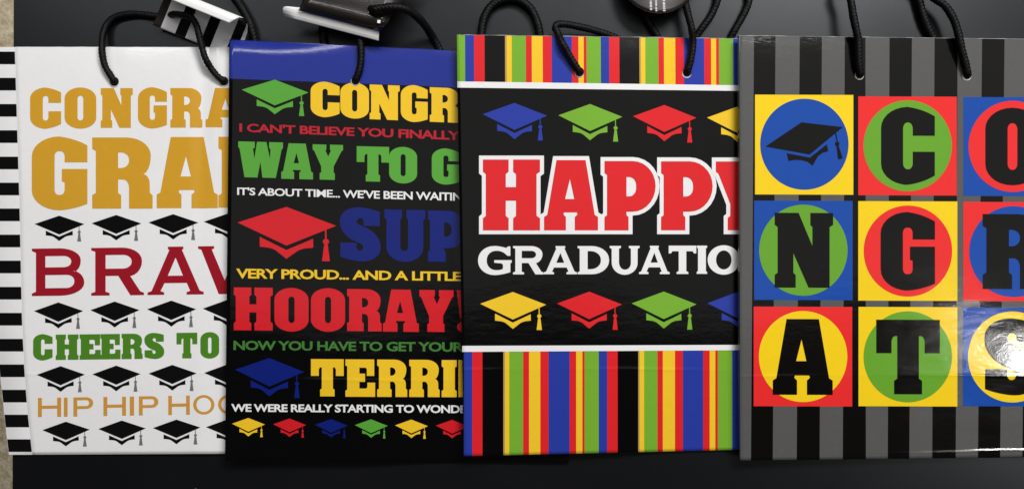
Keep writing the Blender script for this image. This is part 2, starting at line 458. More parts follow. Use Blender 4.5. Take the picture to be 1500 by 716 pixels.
SLAB = {   # heavy slab capitals in a 100 x 100 box, y down
 'A': [[(23,0),(77,0),(94,78),(100,81),(100,100),(57,100),(57,81),(62,77.5),(61,74.5),(37,74.5),(36,77.5),(40.5,81),(40.5,100),(0,100),(0,81),(6,78)],
       [(48,27),(39,55.5),(56,55.5)]],
 'C': [[(100,12),(70,0,28,25),(0,0,50,27),(0,100,27,50),(70,100,25,28),(100,88),(100,57.5),(59,57.5),(59,80,8),(41,80,8),(41,20,8),(59,20,8),(59,37),(100,37)]],
 'D': [[(0,0),(100,0,50,27),(100,100,27,50),(0,100),(0,83),(6,80),(6,19),(0,16)], [(43,22),(60,22,8),(60,78,8),(43,78)]],
 'E': [[(0,0),(97,0),(97,44),(72,44),(72,22,6),(47,22),(47,38),(66,38),(66,60),(47,60),(47,78),(74,78,6),(74,62),(100,62),(100,100),(0,100),(0,84),(6,81),(6,19),(0,16)]],
 'G': [[(100,12),(70,0,28,25),(0,0,50,27),(0,100,27,50),(72,100,25,26),(100,91),(100,44),(54,44),(54,61),(59,62),(59,79,7),(41,79,7),(41,20,7),(59,20,7),(59,35),(100,35)]],
 'H': [[(0,0),(45,0),(45,17),(40,20.5),(40,39),(58,39),(58,20.5),(53,17),(53,0),(100,0),(100,17),(94,20.5),(94,79.5),(100,83),(100,100),(53,100),(53,83),(58,79.5),(58,58),(40,58),(40,79.5),(45,83),(45,100),(0,100),(0,83),(5,79.5),(5,20.5),(0,17)]],
 'I': [[(0,0),(100,0),(100,17),(88,20),(88,80),(100,83),(100,100),(0,100),(0,83),(12,80),(12,20),(0,17)]],
 'N': [[(0,0),(41,0),(64.5,44),(64.5,19),(61,16),(61,0),(100,0),(100,16),(94,19),(94,100),(58,100),(32,54),(32,80),(36,83),(36,100),(0,100),(0,83),(5,80),(5,19),(0,16)]],
 'O': [[(0,0,50,27),(100,0,27,50)][:0] + [(0,0,27,50),(100,0,50,27),(100,100,27,50),(0,100,50,27)], [(41,20,8),(59,20,8),(59,80,8),(41,80,8)]],
 'P': [[(0,0),(100,0,45,36),(100,73,37,45),(43,73),(43,78),(47,81),(47,100),(0,100),(0,81),(5,78),(5,20),(0,17)], [(43,23),(62,23,14,12),(62,51,12,14),(43,51)]],
 'R': [[(0,0),(97,0,40,25),(97,48,22,12),(84,51),(95,54,9,10),(95.5,78),(100,81),(100,100),(61,100),(61,59,12,10),(43,59),(43,78),(48,81),(48,100),(0,100),(0,81),(6,78),(6,19),(0,16)],
       [(43,21),(61,21,14,10),(61,43,10,14),(43,43)]],
 'S': [[(98,8),(70,0,28,25),(0,0,45,24),(0,54,24,42),(57,68,20,4),(57,80,7),(41,80,7),(41,66),(1,66),(1,92),(30,100,28,25),(100,100,45,24),(100,46,24,42),(42,32,20,4),(42,20,7),(58,20,7),(58,34),(98,34)]],
 'T': [[(0,0),(100,0),(100,45),(76,45),(76,22,8,6),(67,22),(67,79),(72,82),(72,100),(28,100),(28,82),(33,79),(33,22),(24,22,6,8),(24,45),(0,45)]],
 'U': [[(0,0),(43,0),(43,16),(39,19),(39,79,8),(58,79,8),(58,19),(54,16),(54,0),(100,0),(100,16),(95,19),(95,100,28,45),(5,100,45,28),(5,19),(0,16)]],
 'W': [[(0,0),(37,0),(37,16),(33,20),(36,47),(42,0),(63,0),(71,47),(72,20),(69,16),(69,0),(100,0),(100,16),(97,20),(84,100),(54,100),(49.5,56),(43,100),(14,100),(3,20),(0,16)]],
 'Y': [[(0,0),(45,0),(45,14),(42,17),(51,34),(60,17),(57,14),(57,0),(100,0),(100,15),(95,18),(69,62),(69,79),(73,82),(73,100),(23,100),(23,82),(28,79),(28,62),(5,18),(0,15)]],
}
ROMAN = {  # small-serif capitals
 'A': [[(37,0),(63,0),(63,3),(60,5),(93,94),(100,97),(100,100),(71,100),(71,97),(78,94),(71,75),(29,75),(21,94),(28,97),(28,100),(0,100),(0,97),(7,94),(40,5),(37,3)], [(50,20),(34,62),(65,62)]],
 'B': [[(0,0),(93,0,40,24),(93,47,20,16),(80,49),(100,51,20,22),(100,100,26,45),(0,100),(0,97),(8,93),(8,7),(0,3)], [(24,14),(77,14,16,13),(77,41,13,16),(24,41)], [(24,55),(83,55,16,14),(83,86,15,16),(24,86)]],
 'D': [[(0,0),(100,0,55,48),(100,100,48,55),(0,100),(0,97),(7,93),(7,7),(0,3)], [(29,14),(77,14,36,34),(77,86,34,36),(29,86)]],
 'G': [[(96,2),(96,31),(90,31),(72,13,14,14),(23,13,30,34),(23,87,34,30),(77,87,22,8),(77,64),(71,58),(50,56),(50,51),(100,51),(100,56),(96,59),(96,90),(72,100,26,22),(0,100,48,48),(0,0,48,48),(66,0,20,20),(86,8),(91,2)]],
 'H': [[(0,0),(30,0),(30,3),(24,6),(24,41),(76,41),(76,6),(70,3),(70,0),(100,0),(100,3),(94,6),(94,94),(100,97),(100,100),(70,100),(70,97),(76,94),(76,56),(24,56),(24,94),(30,97),(30,100),(0,100),(0,97),(6,94),(6,6),(0,3)]],
 'I': [[(0,0),(100,0),(100,3),(86,7),(86,93),(100,97),(100,100),(0,100),(0,97),(14,93),(14,7),(0,3)]],
 'O': [ell(50,50,50,50,40), ell(50,50,27,36,40)],
 'P': [[(0,0),(98,0,38,30),(98,62,30,38),(26,62),(26,94),(33,97),(33,100),(0,100),(0,97),(8,94),(8,6),(0,3)], [(26,14),(80,14,18,17),(80,48,17,18),(26,48)]],
 'R': [[(0,0),(98,0,38,27),(98,57,28,30),(74,59),(95,94),(102,97),(102,100),(77,100),(53,58),(26,58),(26,94),(34,97),(34,100),(0,100),(0,97),(8,94),(8,6),(0,3)], [(26,13),(80,13,18,15),(80,45,15,18),(26,45)]],
 'T': [[(0,0),(100,0),(100,24),(95,24),(90,16),(62,16),(62,93),(70,97),(70,100),(30,100),(30,97),(38,93),(38,16),(10,16),(5,24),(0,24)]],
 'U': [[(0,0),(35,0),(35,3),(28,7),(28,86,30,22),(74,86,22,26),(74,7),(67,3),(67,0),(100,0),(100,3),(93,7),(93,100,40,43),(7,100,43,42),(7,7),(0,3)]],
 'V': [[(0,0),(29,0),(29,3),(24,5),(51,74),(77,5),(71,3),(71,0),(100,0),(100,3),(94,5),(61,100),(40,100),(6,5),(0,3)]],
}
PLAIN = {
 'H': [[(0,0),(17,0),(17,41),(83,41),(83,0),(100,0),(100,100),(83,100),(83,57),(17,57),(17,100),(0,100)]],
 'I': [[(8,0),(92,0),(92,100),(8,100)]],
 'P': [[(0,0),(98,0,34,30),(98,61,30,34),(19,61),(19,100),(0,100)], [(19,15),(78,15,14,15),(78,46,15,14),(19,46)]],
}
THIN_O = [ell(50,50,50,50,40), ell(50,50,35,37,40)]

def grow_poly(lp, d):
    n = len(lp); area = sum(lp[i][0] * lp[(i + 1) % n][1] - lp[(i + 1) % n][0] * lp[i][1] for i in range(n))
    sg = 1 if area > 0 else -1; out = []
    for i in range(n):
        a, b, c = lp[i - 1], lp[i], lp[(i + 1) % n]
        e1 = (b[0] - a[0], b[1] - a[1]); e2 = (c[0] - b[0], c[1] - b[1])
        l1 = math.hypot(*e1) or 1; l2 = math.hypot(*e2) or 1
        n1 = (e1[1] / l1 * sg, -e1[0] / l1 * sg); n2 = (e2[1] / l2 * sg, -e2[0] / l2 * sg)
        k = 1 + n1[0] * n2[0] + n1[1] * n2[1]; k = max(k, 0.55)
        out.append((b[0] + (n1[0] + n2[0]) / k * d, b[1] + (n1[1] + n2[1]) / k * d))
    return out
def glyph(loops, x0, x1, y0, y1, slope=0.0, bold=0.0):
    out = []
    for k, lp in enumerate(loops):
        pp = path(lp) if any(len(p) > 2 for p in lp) else lp
        out.append([(x0 + (x1 - x0) * p[0] / 100, y0 + (y1 - y0) * p[1] / 100 + slope * (x1 - x0) * (p[0] / 100 - 0.5)) for p in pp])
        if bold: out[-1] = grow_poly(out[-1], bold if k == 0 else -bold)
    return out
def word(bag, text, boxes, mat, font, slope=0.0, layer=2, label=None, bold=0.0):
    polys = []
    for ch, (x0, x1, y0, y1) in zip(text, boxes):
        polys.append((glyph(font[ch], x0, x1, y0, y1, slope, bold), mat))
    return PR(bag, 'lettering', polys, layer, label)

def sans_line(bag, text, mat, x0, x1, yl0, yl1, yr0, yr1, layer=2, bold=0.028, label=None, track=0.93):
    """small bold capitals from Blender's built-in face, fitted between two measured ends"""
    cu = bpy.data.curves.new('line', 'FONT'); cu.body = text; cu.offset = bold; cu.resolution_u = 3; cu.space_character = track
    ob = bpy.data.objects.new('line', cu); COL.objects.link(ob)
    dg = bpy.context.evaluated_depsgraph_get(); ev = ob.evaluated_get(dg); me = ev.to_mesh()
    vs = [(v.co.x, v.co.y) for v in me.vertices]; fs = [tuple(p.vertices) for p in me.polygons]
    ev.to_mesh_clear(); bpy.data.objects.remove(ob); bpy.data.curves.remove(cu)
    ax, bx = min(v[0] for v in vs), max(v[0] for v in vs); ay, by = 0.0 - bold, max(v[1] for v in vs)
    pts = []
    for x, y in vs:
        u = (x - ax) / (bx - ax); t = 1 - (y - ay) / (by - ay)
        a = yl0 + (yl1 - yl0) * t; b = yr0 + (yr1 - yr0) * t
        pts.append((x0 + (x1 - x0) * u, a + (b - a) * u))
    return PR(bag, 'lettering', [((pts, fs), mat)], layer, label)

# graduation cap motif, unit box: diamond 0..1 wide
CAP_BOARD = [(0, .32), (.495, 0), (1, .345), (.495, .745)]
CAP_BASE = path([(.225, .585), (.24, .60), (.495, .83), (.74, .625), (.765, .60), (.768, .775), (.64, .80, .06), (.495, 1.0), (.36, .80, .06), (.225, .775)])
CAP_STRING = [(.885, .43), (.90, .42), (.903, .61), (.888, .61)]
CAP_KNOB = ell(.896, .655, .032, .055, 14)
CAP_TASSEL = [(.878, .71), (.914, .71), (.936, 1.03), (.856, 1.03)]
def cap(bag, x0, x1, y0, y1, mat, slope=0.0, layer=2, tassel_mat=None, small=False, label=None):
    f = lambda lp: [[(x0 + (x1 - x0) * x, y0 + (y1 - y0) * y + slope * (x1 - x0) * (x - .5)) for x, y in lp]]
    polys = [(f(CAP_BOARD), mat), (f(CAP_BASE), mat)]
    tm = tassel_mat or mat
    polys += [(f(CAP_STRING), tm), (f(CAP_KNOB), tm), (f(CAP_TASSEL), tm)]
    return PR(bag, 'graduation_cap', polys, layer, label)

def quad(x0, x1, y0, y1, y0r=None, y1r=None):
    y0r = y0 if y0r is None else y0r; y1r = y1 if y1r is None else y1r
    return [[(x0, y0), (x1, y0r), (x1, y1r), (x0, y1)]]

# ------------------------------------------------------------------ twisted cord handles
def catmull(P, step):
    P = [Vector(p) for p in P]; out = []
    Q = [P[0] * 2 - P[1]] + P + [P[-1] * 2 - P[-2]]
    for i in range(1, len(Q) - 2):
        a, b, c, d = Q[i - 1], Q[i], Q[i + 1], Q[i + 2]
        n = max(2, int((c - b).length / step))
        for j in range(n):
            t = j / n
            out.append(0.5 * ((2 * b) + (c - a) * t + (2 * a - 5 * b + 4 * c - d) * t * t + (3 * b - a - 3 * c + d) * t ** 3))
    out.append(P[-1]); return out
def cord(root, pts, r=0.0030, label=None):
    O = origin_of(root)
    C = catmull([W(x, y, z / 1000.0) for x, y, z in pts], 0.0007)
    NS = 20; verts = []; faces = []; s = 0.0
    up = Vector((0, 0, 1)); prevN = None; pitch = 0.0110; strands = 4
    for i, p in enumerate(C):
        t = (C[min(i + 1, len(C) - 1)] - C[max(i - 1, 0)]).normalized()
        if i: s += (p - C[i - 1]).length
        if prevN is None:
            n = t.cross(up); n = n.normalized() if n.length > 1e-4 else t.orthogonal().normalized()
        else: n = (prevN - t * prevN.dot(t)).normalized()
        prevN = n; b = t.cross(n)
        end = min(i, len(C) - 1 - i); tap = 0.55 + 0.45 * min(1, end / 3)
        wob = 1 + 0.03 * math.sin(s * 300) + 0.02 * math.sin(s * 811)
        for k in range(NS):
            th = 2 * math.pi * k / NS
            rr = r * tap * wob * (0.71 + 0.30 * abs(math.cos(strands / 2 * (th - 2 * math.pi * s / pitch))))
            verts.append(p + (n * math.cos(th) + b * math.sin(th)) * rr - O)
    n = len(C)
    for i in range(n - 1):
        for k in range(NS):
            faces.append((i * NS + k, (i + 1) * NS + k, (i + 1) * NS + (k + 1) % NS, i * NS + (k + 1) % NS)[::-1])
    faces.append(tuple(range(NS))); faces.append(tuple((n - 1) * NS + k for k in range(NS))[::-1])
    me = bpy.data.meshes.new('handle'); me.from_pydata([tuple(v) for v in verts], [], faces)
    o = link('handle', me, [M['cord']], root)
    if label: o['label'] = label
    return o
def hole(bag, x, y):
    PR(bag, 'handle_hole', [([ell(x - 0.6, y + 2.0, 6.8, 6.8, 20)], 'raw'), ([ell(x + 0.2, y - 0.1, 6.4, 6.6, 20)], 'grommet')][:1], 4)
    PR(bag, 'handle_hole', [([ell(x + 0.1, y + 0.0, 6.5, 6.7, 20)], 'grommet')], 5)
def zf(bag, x, y, d): return bag.z(x, y) * 1000 + d

# ================================================================== BAG 1: white
build_bag(BAG1, 'white gift bag with gold, crimson and green lettering at the left end of the row', 'white', 'white', 'raw', 0)
# striped gusset spread out on the left
Lout = [(69, -30), (450, -14), (541, -1), (575, 3), (615, 7), (650, 11), (665.5, 13)]
def gz(x, y):
    a, b = interp(Lout, y), BAG1.xl(y); u = max(0, min(1, (x - a) / (b - a)))
    return (BAG1.z(b, y) - 0.0002) * u + 0.0022 * (1 - u) + 0.0010 * math.sin(u * math.pi)
gy = dense(69.3, 665.4, 8); gu = [i / 10 for i in range(11)]
grow = [[W(interp(Lout, y) + (BAG1.xl(y) - interp(Lout, y)) * u, y, gz(interp(Lout, y) + (BAG1.xl(y) - interp(Lout, y)) * u, y)) for u in gu] for y in gy]
gus = grid_mesh(grow, [M['white']], 'side_gusset', BAG1.root, BAG1.O)
gus['label'] = 'white side gusset with black bars'
def gusset_bars():
    tops = [76, 114.3, 152.6, 191, 229.6, 267.6, 305.4, 343.6, 381.6, 420, 458, 496, 533.4, 570.4, 606.8, 642.8]
    verts, faces = [], []
    for y0 in tops:
        y1 = y0 + 18.3
        xr0, xr1 = BAG1.xl(y0) - 0.5, BAG1.xl(y1) - 0.5
        ny, nu = 4, 8; b = len(verts)
        for j in range(ny):
            y = y0 + (y1 - y0) * j / (ny - 1)
            xa = interp(Lout, y) + 0.3; xb = xr0 + (xr1 - xr0) * j / (ny - 1)
            for i in range(nu):
                x = xa + (xb - xa) * i / (nu - 1)
                verts.append(tuple(W(x, y, gz(x, y) + 0.00022) - BAG1.O))
        for j in range(ny - 1):
            for i in range(nu - 1):
                faces.append((b + j * nu + i, b + (j + 1) * nu + i, b + (j + 1) * nu + i + 1, b + j * nu + i + 1))
    me = bpy.data.meshes.new('stripes'); me.from_pydata(verts, [], faces)
    o = link('stripes', me, [M['ink1']], gus); o['label'] = 'evenly spaced black bars'
gusset_bars()
word(BAG1, 'CONGRA', [(44,89.5,128.5,188.8),(94.5,141,128.3,188.6),(147.5,194.5,129.3,187.3),(202,244.5,128,188.3),(249.5,296.5,129.2,187),(301,362,129,186.6)], 'gold', SLAB, label='gold word CONGRATS')
word(BAG1, 'GRAD', [(46.5,128,200,308),(135,223.5,201.5,305.5),(229.5,319,200.8,304.8),(320,400,200.5,304)], 'gold', SLAB, label='large gold word GRAD')
for (x, y) in ((50.6,315.8),(134,314.8),(217.5,313.6),(298.5,312.4)):
    cap(BAG1, x, x + 73, y, y + 37, 'ink1', -0.01, tassel_mat='greyink')
word(BAG1, 'BRAV', [(47.5,122.5,364.5,432),(134.5,208.5,363.5,431.5),(217,297.5,362,430.5),(291,366,361,429.5)], 'crimson', ROMAN, slope=-0.012, bold=0.9, label='crimson word BRAVO')
for (x, y) in ((49.8,442.6),(132.3,441.3),(215.3,440),(297,439)):
    cap(BAG1, x, x + 72, y, y + 38, 'ink1', -0.015, tassel_mat='greyink')
word(BAG1, 'CHEERSTO', [(48.5,77,489,527.6),(81.5,115,489.6,526.6),(116.5,147.5,489.2,526.2),(147,176.5,488.8,525.8),(178,209,488.4,525.4),(211.5,240.5,487.2,525.4),(258.5,289,487,524.4),(293.5,321,486,524.8)], 'green1', SLAB, slope=-0.012, label='green words CHEERS TO')
for (x, y) in ((53.8,535.8),(135.3,535),(217.5,534),(299,533)):
    cap(BAG1, x, x + 70.5, y, y + 37.5, 'ink1', -0.02, tassel_mat='greyink')
word(BAG1, 'HIPHIPH', [(55.5,89.5,582,610),(93,99.5,581.7,609.6),(107.5,137,581.3,609.2),(151.5,184.5,580.6,608.4),(189.5,197,580.2,608),(203.5,232.5,579.8,607.6),(246.5,278,579,607)], 'gold2', PLAIN, slope=-0.015, label='thin gold words HIP HIP HOORAY')
PR(BAG1, 'lettering', [(glyph(THIN_O, 283, 314, 578, 606.5), 'gold2'), (glyph(THIN_O, 319.5, 351, 577.4, 606), 'gold2')], 2, 'thin gold letters OO')
for (x, y) in ((62,617),(144,615.3),(224,613.9),(301.7,612.6)):
    cap(BAG1, x, x + 69.5, y, y + 36, 'ink1', -0.025, tassel_mat='greyink')

# ================================================================== BAG 2: black with blue band
build_bag(BAG2, 'black gift bag with a blue top band and rows of multicoloured congratulation words', 'ink', 'ink', 'band2', 0)
PR(BAG2, 'blue_band', [([[(337, 59.0), (845, 83.6), (844, 137), (600, 125.5), (336, 115.4)]], 'band2')], 1)
cap(BAG2, 354, 452, 117, 167.5, 'green2', 0.03, layer=2)
word(BAG2, 'CONGR', [(455,497.5,120,172),(498.5,540.5,121.5,174),(541.5,585.5,124.8,175.6),(587,626.5,125,179),(629.5,673,128.8,179.4)], 'yellow2', SLAB, slope=0.04, label='yellow word CONGRATS')
sans_line(BAG2, "I CAN'T BELIEVE YOU FINALLY", 'red2d', 350.7, 674, 180.5, 193, 192, 205.4, label='small red line of words')
word(BAG2, 'WAYTOG', [(349,414.5,208,260.2),(412,458.5,210.3,262.4),(458,502.5,212,263.4),(522.5,570,214.8,266),(570,611,215.3,268.8),(632.5,674,217.5,270.5)], 'green2', SLAB, slope=0.025, label='green words WAY TO GO')
sans_line(BAG2, "IT'S ABOUT TIME... WE'VE BEEN WAITIN", 'white2', 347.5, 677, 274.3, 285.4, 282, 294.3, bold=0.02, label='small white line of words')
cap(BAG2, 348, 492.5, 303, 379, 'red2', 0.02)
word(BAG2, 'SUP', [(498,557.5,303.6,382.6),(563,623,307.2,383.4),(627,682,308.8,383.4)], 'blue2', SLAB, slope=0.02, label='blue word SUPER')
sans_line(BAG2, "VERY PROUD... AND A LITTLE", 'yellow2', 346, 675.5, 393, 407.4, 398, 411.4, label='small yellow line of words')
word(BAG2, 'HOORAY', [(342.5,399.5,421,483.6),(402,452,421.4,485.4),(455.5,505.5,421.8,485.6),(508.5,559,423.3,484.8),(561,613.5,424,485.6),(614.5,664.5,424.6,485.8)], 'red2', SLAB, slope=0.012, label='red word HOORAY')
PR(BAG2, 'lettering', [([[(669, 425), (685, 425.4), (681, 466), (674, 466)]], 'red2'), ([ell(677.5, 478.5, 7.8, 7.4, 24)], 'red2')], 2, 'red exclamation mark')
sans_line(BAG2, "NOW YOU HAVE TO GET YOUR", 'green2d', 342, 679, 498.5, 512.2, 501, 514.8, label='small green line of words')
cap(BAG2, 344.5, 445.5, 524, 580, 'blue2', 0.02)
word(BAG2, 'TERRI', [(455.5,503.5,525.6,580),(506,549.5,526,580.6),(552.5,596.5,526.3,580.8),(599.5,644,526.6,581),(647,669,527,581.2)], 'yellow2', SLAB, slope=0.005, label='yellow word TERRIFIC')
PR(BAG2, 'lettering', [(quad(671.6, 690, 527, 581), 'yellow2')], 2, 'yellow letter stem')
sans_line(BAG2, "WE WERE REALLY STARTING TO WONDE", 'white2', 338.7, 683, 591, 602.4, 593, 604.6, label='small white lower line of words')
for i, (x, y, c) in enumerate(((340,611.6,'yellow2'),(400.3,612.4,'red2'),(461.3,613.2,'blue2'),(519.8,613.6,'green2'),(578.8,614,'yellow2'),(638.4,614.4,'red2'))):
    cap(BAG2, x, x + 48, y, y + 27, c, 0.01)

# ================================================================== BAG 3: HAPPY GRADUATION
build_bag(BAG3, 'black gift bag with bright vertical stripes and red HAPPY lettering edged in white', 'ink', 'ink', 'raw', 0)
G, B, R_, K, Y_ = 'green3', 'blue3', 'red3', 'ink', 'yellow3'
def zx(v): return 660 + v / 3.114
def zb(v): return 660 + v / 2.4186
TOPS = [(27,32.5,G,0),(32,66,G,0),(66,107,B,0),(107,155,R_,0),(155,248,K,0),(248,256,'tan3',0),(256,279,Y_,0),(279,343,G,0),(343,370,R_,0),(370,420,Y_,0),(420,461,R_,0),(461,553,B,0),(553,583,R_,0),(583,607,Y_,0),(607,620,R_,0),(620,685,G,0),(685,723,B,0),(723,770,R_,0),(770,861,K,0),(861,868,'tan3',0),(868,888,Y_,0),(888,948,G,0),(948,973,R_,0),(973,1025,Y_,0),(1025,1064,R_,0),(1064,1157,B,0),(1157,1188,R_,0),(1188,1211,Y_,0),(1211,1224,R_,0),(1224,1289,G,0),(1289,1327,B,0),(1327,1373,R_,0)]
BOTS = [(47,77,B),(77,113,R_),(113,187,K),(187,193,'tan3'),(193,208,Y_),(208,257,G),(257,278,R_),(278,318,Y_),(318,347,R_),(347,422,B),(422,445,R_),(445,467,Y_),(467,475,R_),(475,525,G),(525,555,B),(555,592,R_),(592,665,K),(665,670,'tan3'),(670,686,Y_),(686,733,G),(733,752,R_),(752,795,Y_),(795,823,R_),(823,895,B),(895,918,R_),(918,938,Y_),(938,947,R_),(947,998,G),(998,1028,B),(1028,1064,R_)]
yt3 = lambda x: BAG3.ytop(x) + 0.3
yw0 = lambda x: 119.5 + (x - 668) * 0.0137
yw1 = lambda x: 128.6 + (x - 668) * 0.0116
yl0 = lambda x: 506.2 - (x - 679) * 0.0037
yl1 = lambda x: 515 - (x - 679) * 0.006
yb3 = lambda x: BAG3.ybot(x) - 0.5
PR(BAG3, 'striped_band', [([[(max(zx(a), 669.2), yt3(zx(a))), (zx(b), yt3(zx(b))), (zx(b) + .3, yw0(zx(b)) + 1), (max(zx(a) + .3, 670), yw0(zx(a)) + 1)]], m) for a, b, m, _ in TOPS if m != K], 1, 'short multicoloured stripes along the top')
PR(BAG3, 'striped_band', [([[(zb(a), yl1(zb(a)) - 1), (zb(b), yl1(zb(b)) - 1), (zb(b), yb3(zb(b))), (zb(a), yb3(zb(a)))]], m) for a, b, m in BOTS if m != K], 1, 'tall multicoloured stripes along the bottom')
PR(BAG3, 'white_rule', [([[(670, yw0(670)), (1186, yw0(1186)), (1186, yw1(1186)), (670, yw1(670))]], 'white2')], 2)
PR(BAG3, 'white_rule', [([[(677, yl0(677)), (1182, yl0(1182)), (1182, yl1(1182)), (677, yl1(677))]], 'white2')], 2)
for x0, x1, y, c in ((707,801.3,151,B),(818,911.5,152.6,G),(927.3,1020,154,R_),(1035.6,1128,156,Y_)):
    cap(BAG3, x0, x1, y, y + 53, c, 0.01, layer=1)
for x0, x1, y, c in ((703.4,800,427.4,Y_),(816,911,427,R_),(925.4,1020.2,426.8,G),(1036,1130,426.6,B)):
    cap(BAG3, x0, x1, y, y + 54, c, 0.0, layer=1)
# white backing of HAPPY
BACK = {
 'H': [[(0,0),(100,0),(100,17),(94,20.5),(94,79.5),(100,83),(100,100),(0,100),(0,83),(5,79.5),(5,20.5),(0,17)]],
 'A': [[(23,0),(77,0),(94,78),(100,81),(100,100),(0,100),(0,81),(6,78)]],
 'P': [[(0,0),(100,0,45,36),(100,73,37,45),(47,73),(47,100),(0,100),(0,81),(5,78),(5,20),(0,17)]],
 'Y': [[(0,0),(100,0),(100,15),(95,18),(69,62),(69,79),(73,82),(73,100),(23,100),(23,82),(28,79),(28,62),(5,18),(0,15)]],
}
HB = [(707.5,791,233.8,337.2),(797,876,234.6,337.2),(885.6,960.4,236,337.2),(968.4,1044,236.4,337.2),(1048.6,1124,236.6,337.2)]
for ch, b, ly in zip('HAPPY', HB, (1, 2, 1, 2, 3)):
    g = glyph(BACK[ch], *b)[0]
    PR(BAG3, 'letter_outline', [([grow_poly(g, 5.8)], 'white2')], ly, 'white outline round a red letter')
word(BAG3, 'HAPPY', HB, 'red3', SLAB, layer=4, label='red word HAPPY')
word(BAG3, 'GRADUATIO', [(701.2,748.6,361,401.8),(752.4,794.5,361.2,400.8),(797.5,844.3,361.2,400.6),(847,891.3,361.2,400.6),(894,936,361,401.4),(937,980,360.8,400.4),(980.5,1019,360.6,400.2),(1021.5,1035,360.6,400),(1037.5,1083,360,401.2)], 'white2', ROMAN, layer=1, bold=0.9, label='white word GRADUATION')

# ================================================================== BAG 4: CONGRATS tiles
build_bag(BAG4, 'grey and black striped gift bag with a grid of coloured letter tiles spelling CONGRATS', 'black4', 'grey4', 'raw', 0)
tx = [(1082.9,1104.5),(1136,1171.5),(1204,1237.5),(1267.7,1303),(1335.8,1369),(1402.8,1438.6),(1471.5,1505),(1538,1572)]
bx = [(1084.3,1100),(1132,1167),(1200.6,1234.5),(1268.4,1300.4),(1332,1365.5),(1400,1432.5),(1465,1497.5),(1530,1563)]
PR(BAG4, 'stripes', [([[(a, BAG4.ytop(a) + .3), (b, BAG4.ytop(b) + .3), (d, BAG4.ybot(d) - .4), (c, BAG4.ybot(c) - .4)]], 'grey4') for (a, b), (c, d) in zip(tx, bx)], 1, 'vertical grey stripes')
RC = {'y': 'yellow4', 'r': 'red4', 'g': 'green4', 'b': 'blue4'}
tiles = [  # x0,x1,y0,y1, square, circle cx, cy, letter, lx0,lx1,ly0,ly1
 (1106,1250,138.9,284.8,'y','b',1178.3,211.4,None,0,0,0,0),
 (1257.2,1401.6,141.4,286,'r','g',1329.6,213.7,'C',1290.6,1369.4,156.8,270.8),
 (1411.2,1556,142.4,287,'b','r',1483.6,214.6,'O',1443.4,1523,158,271.6),
 (1104.7,1249,293.8,439,'b','g',1176.8,366.4,'N',1134.8,1220.4,311.8,421.2),
 (1257.2,1402.4,294.6,440,'y','r',1330,367.6,'G',1290,1369.6,310.5,425.4),
 (1411.2,1556,295.6,440.8,'r','b',1484.5,368.4,'R',1439.6,1529,313.6,423.2),
 (1104,1248.4,448.8,594.4,'r','y',1176.4,521.8,'A',1132,1219.8,467,577.8),
 (1257.6,1402.4,449.2,594.4,'y','g',1329.8,522.2,'T',1283.6,1376.8,468,577),
 (1410.6,1555,450,594.4,'b','y',1482.8,522.4,'S',1442,1523.4,466,578.6)]
def tile_label(sq, ci, L):
    nm = {'y': 'yellow', 'r': 'red', 'g': 'green', 'b': 'blue'}
    return nm[sq] + ' tile with ' + nm[ci] + ' disc'
for (x0, x1, y0, y1, sq, ci, cx, cy, L, a, b, c, d) in tiles:
    PR(BAG4, 'square_tile', [(quad(x0, x1, y0, y1, y0 + .5, y1 + .5), RC[sq])], 2, tile_label(sq, ci, L))
    PR(BAG4, 'round_disc', [([ell(cx, cy, 64.8, 66.6, 72)], RC[ci])], 3)
    if L: PR(BAG4, 'letter', [(glyph(SLAB[L], a, b, c, d, 0.004), 'black4')], 4, 'black letter ' + L)
q = lambda x, y: (1070 + x / 2.309, 130 + y / 2.309)
PR(BAG4, 'graduation_cap', [
    ([[q(118,196), q(240,114), q(381,130), q(268,223)]], 'black4'),
    ([[q(190,218), q(268,233), q(272,231), q(326,188), q(331,212), q(312,217), q(296,229), q(278,261), q(262,248), q(240,242), q(217,241), q(196,245)]], 'black4'),
    ([[q(353,150), q(357,147), q(364,182), q(360,183)]], 'black4'),
    ([[q(361 + 8 * math.cos(i * .63), 187 + 8 * math.sin(i * .63)) for i in range(10)]][0:1], 'black4'),
    ([[q(358,194), q(366,193), q(380,236), q(364,240)]], 'black4')], 4, 'black tilted graduation cap')

# ================================================================== holes and handles
H1 = [(167.5, 119.5), (328, 119)]
for x, y in H1: hole(BAG1, x, y)
hole(BAG2, 521, 117.5); hole(BAG3, 849, 105.5); hole(BAG3, 1006.5, 106); hole(BAG4, 1259.5, 108.5); hole(BAG4, 1417, 109.5)
f1 = lambda x, y, d: (x, y, zf(BAG1, x, y, d)); f2 = lambda x, y, d: (x, y, zf(BAG2, x, y, d))
f3 = lambda x, y, d: (x, y, zf(BAG3, x, y, d)); f4 = lambda x, y, d: (x, y, zf(BAG4, x, y, d))
cord(BAG1.root, [f1(169,121,-1.0), f1(167,119,1.6), f1(161,109,3.2), f1(154,97,4.2), f1(150,80,5), (149.5,68,9), (151,51,6), (157.5,35,4), (170,25,3.4), (192,20.5,3.2), (214,22,3), (228,24,3), (241,25,2.8), (248,23,4.5), (252,22,11), (257,21,16.5), (268,22.5,17.5), (279,25,17.5), (286.5,35,17), (291,49,16), (297,74,15), (302,88,14), f1(309,100,5.2), f1(318,111,3.4), f1(327,118.5,1.6), f1(329,120.5,-1)], 0.0027, 'front handle threaded through the striped tag')
cord(BAG1.root, [(377,84,1.5), (374,66,2.4), (370,48,3.4), (364,30,4), (355,13,4), (343,-4,3.6), (320,-30,3.4), (270,-46,3.2), (215,-40,3.2)], 0.0039, 'thick back handle')
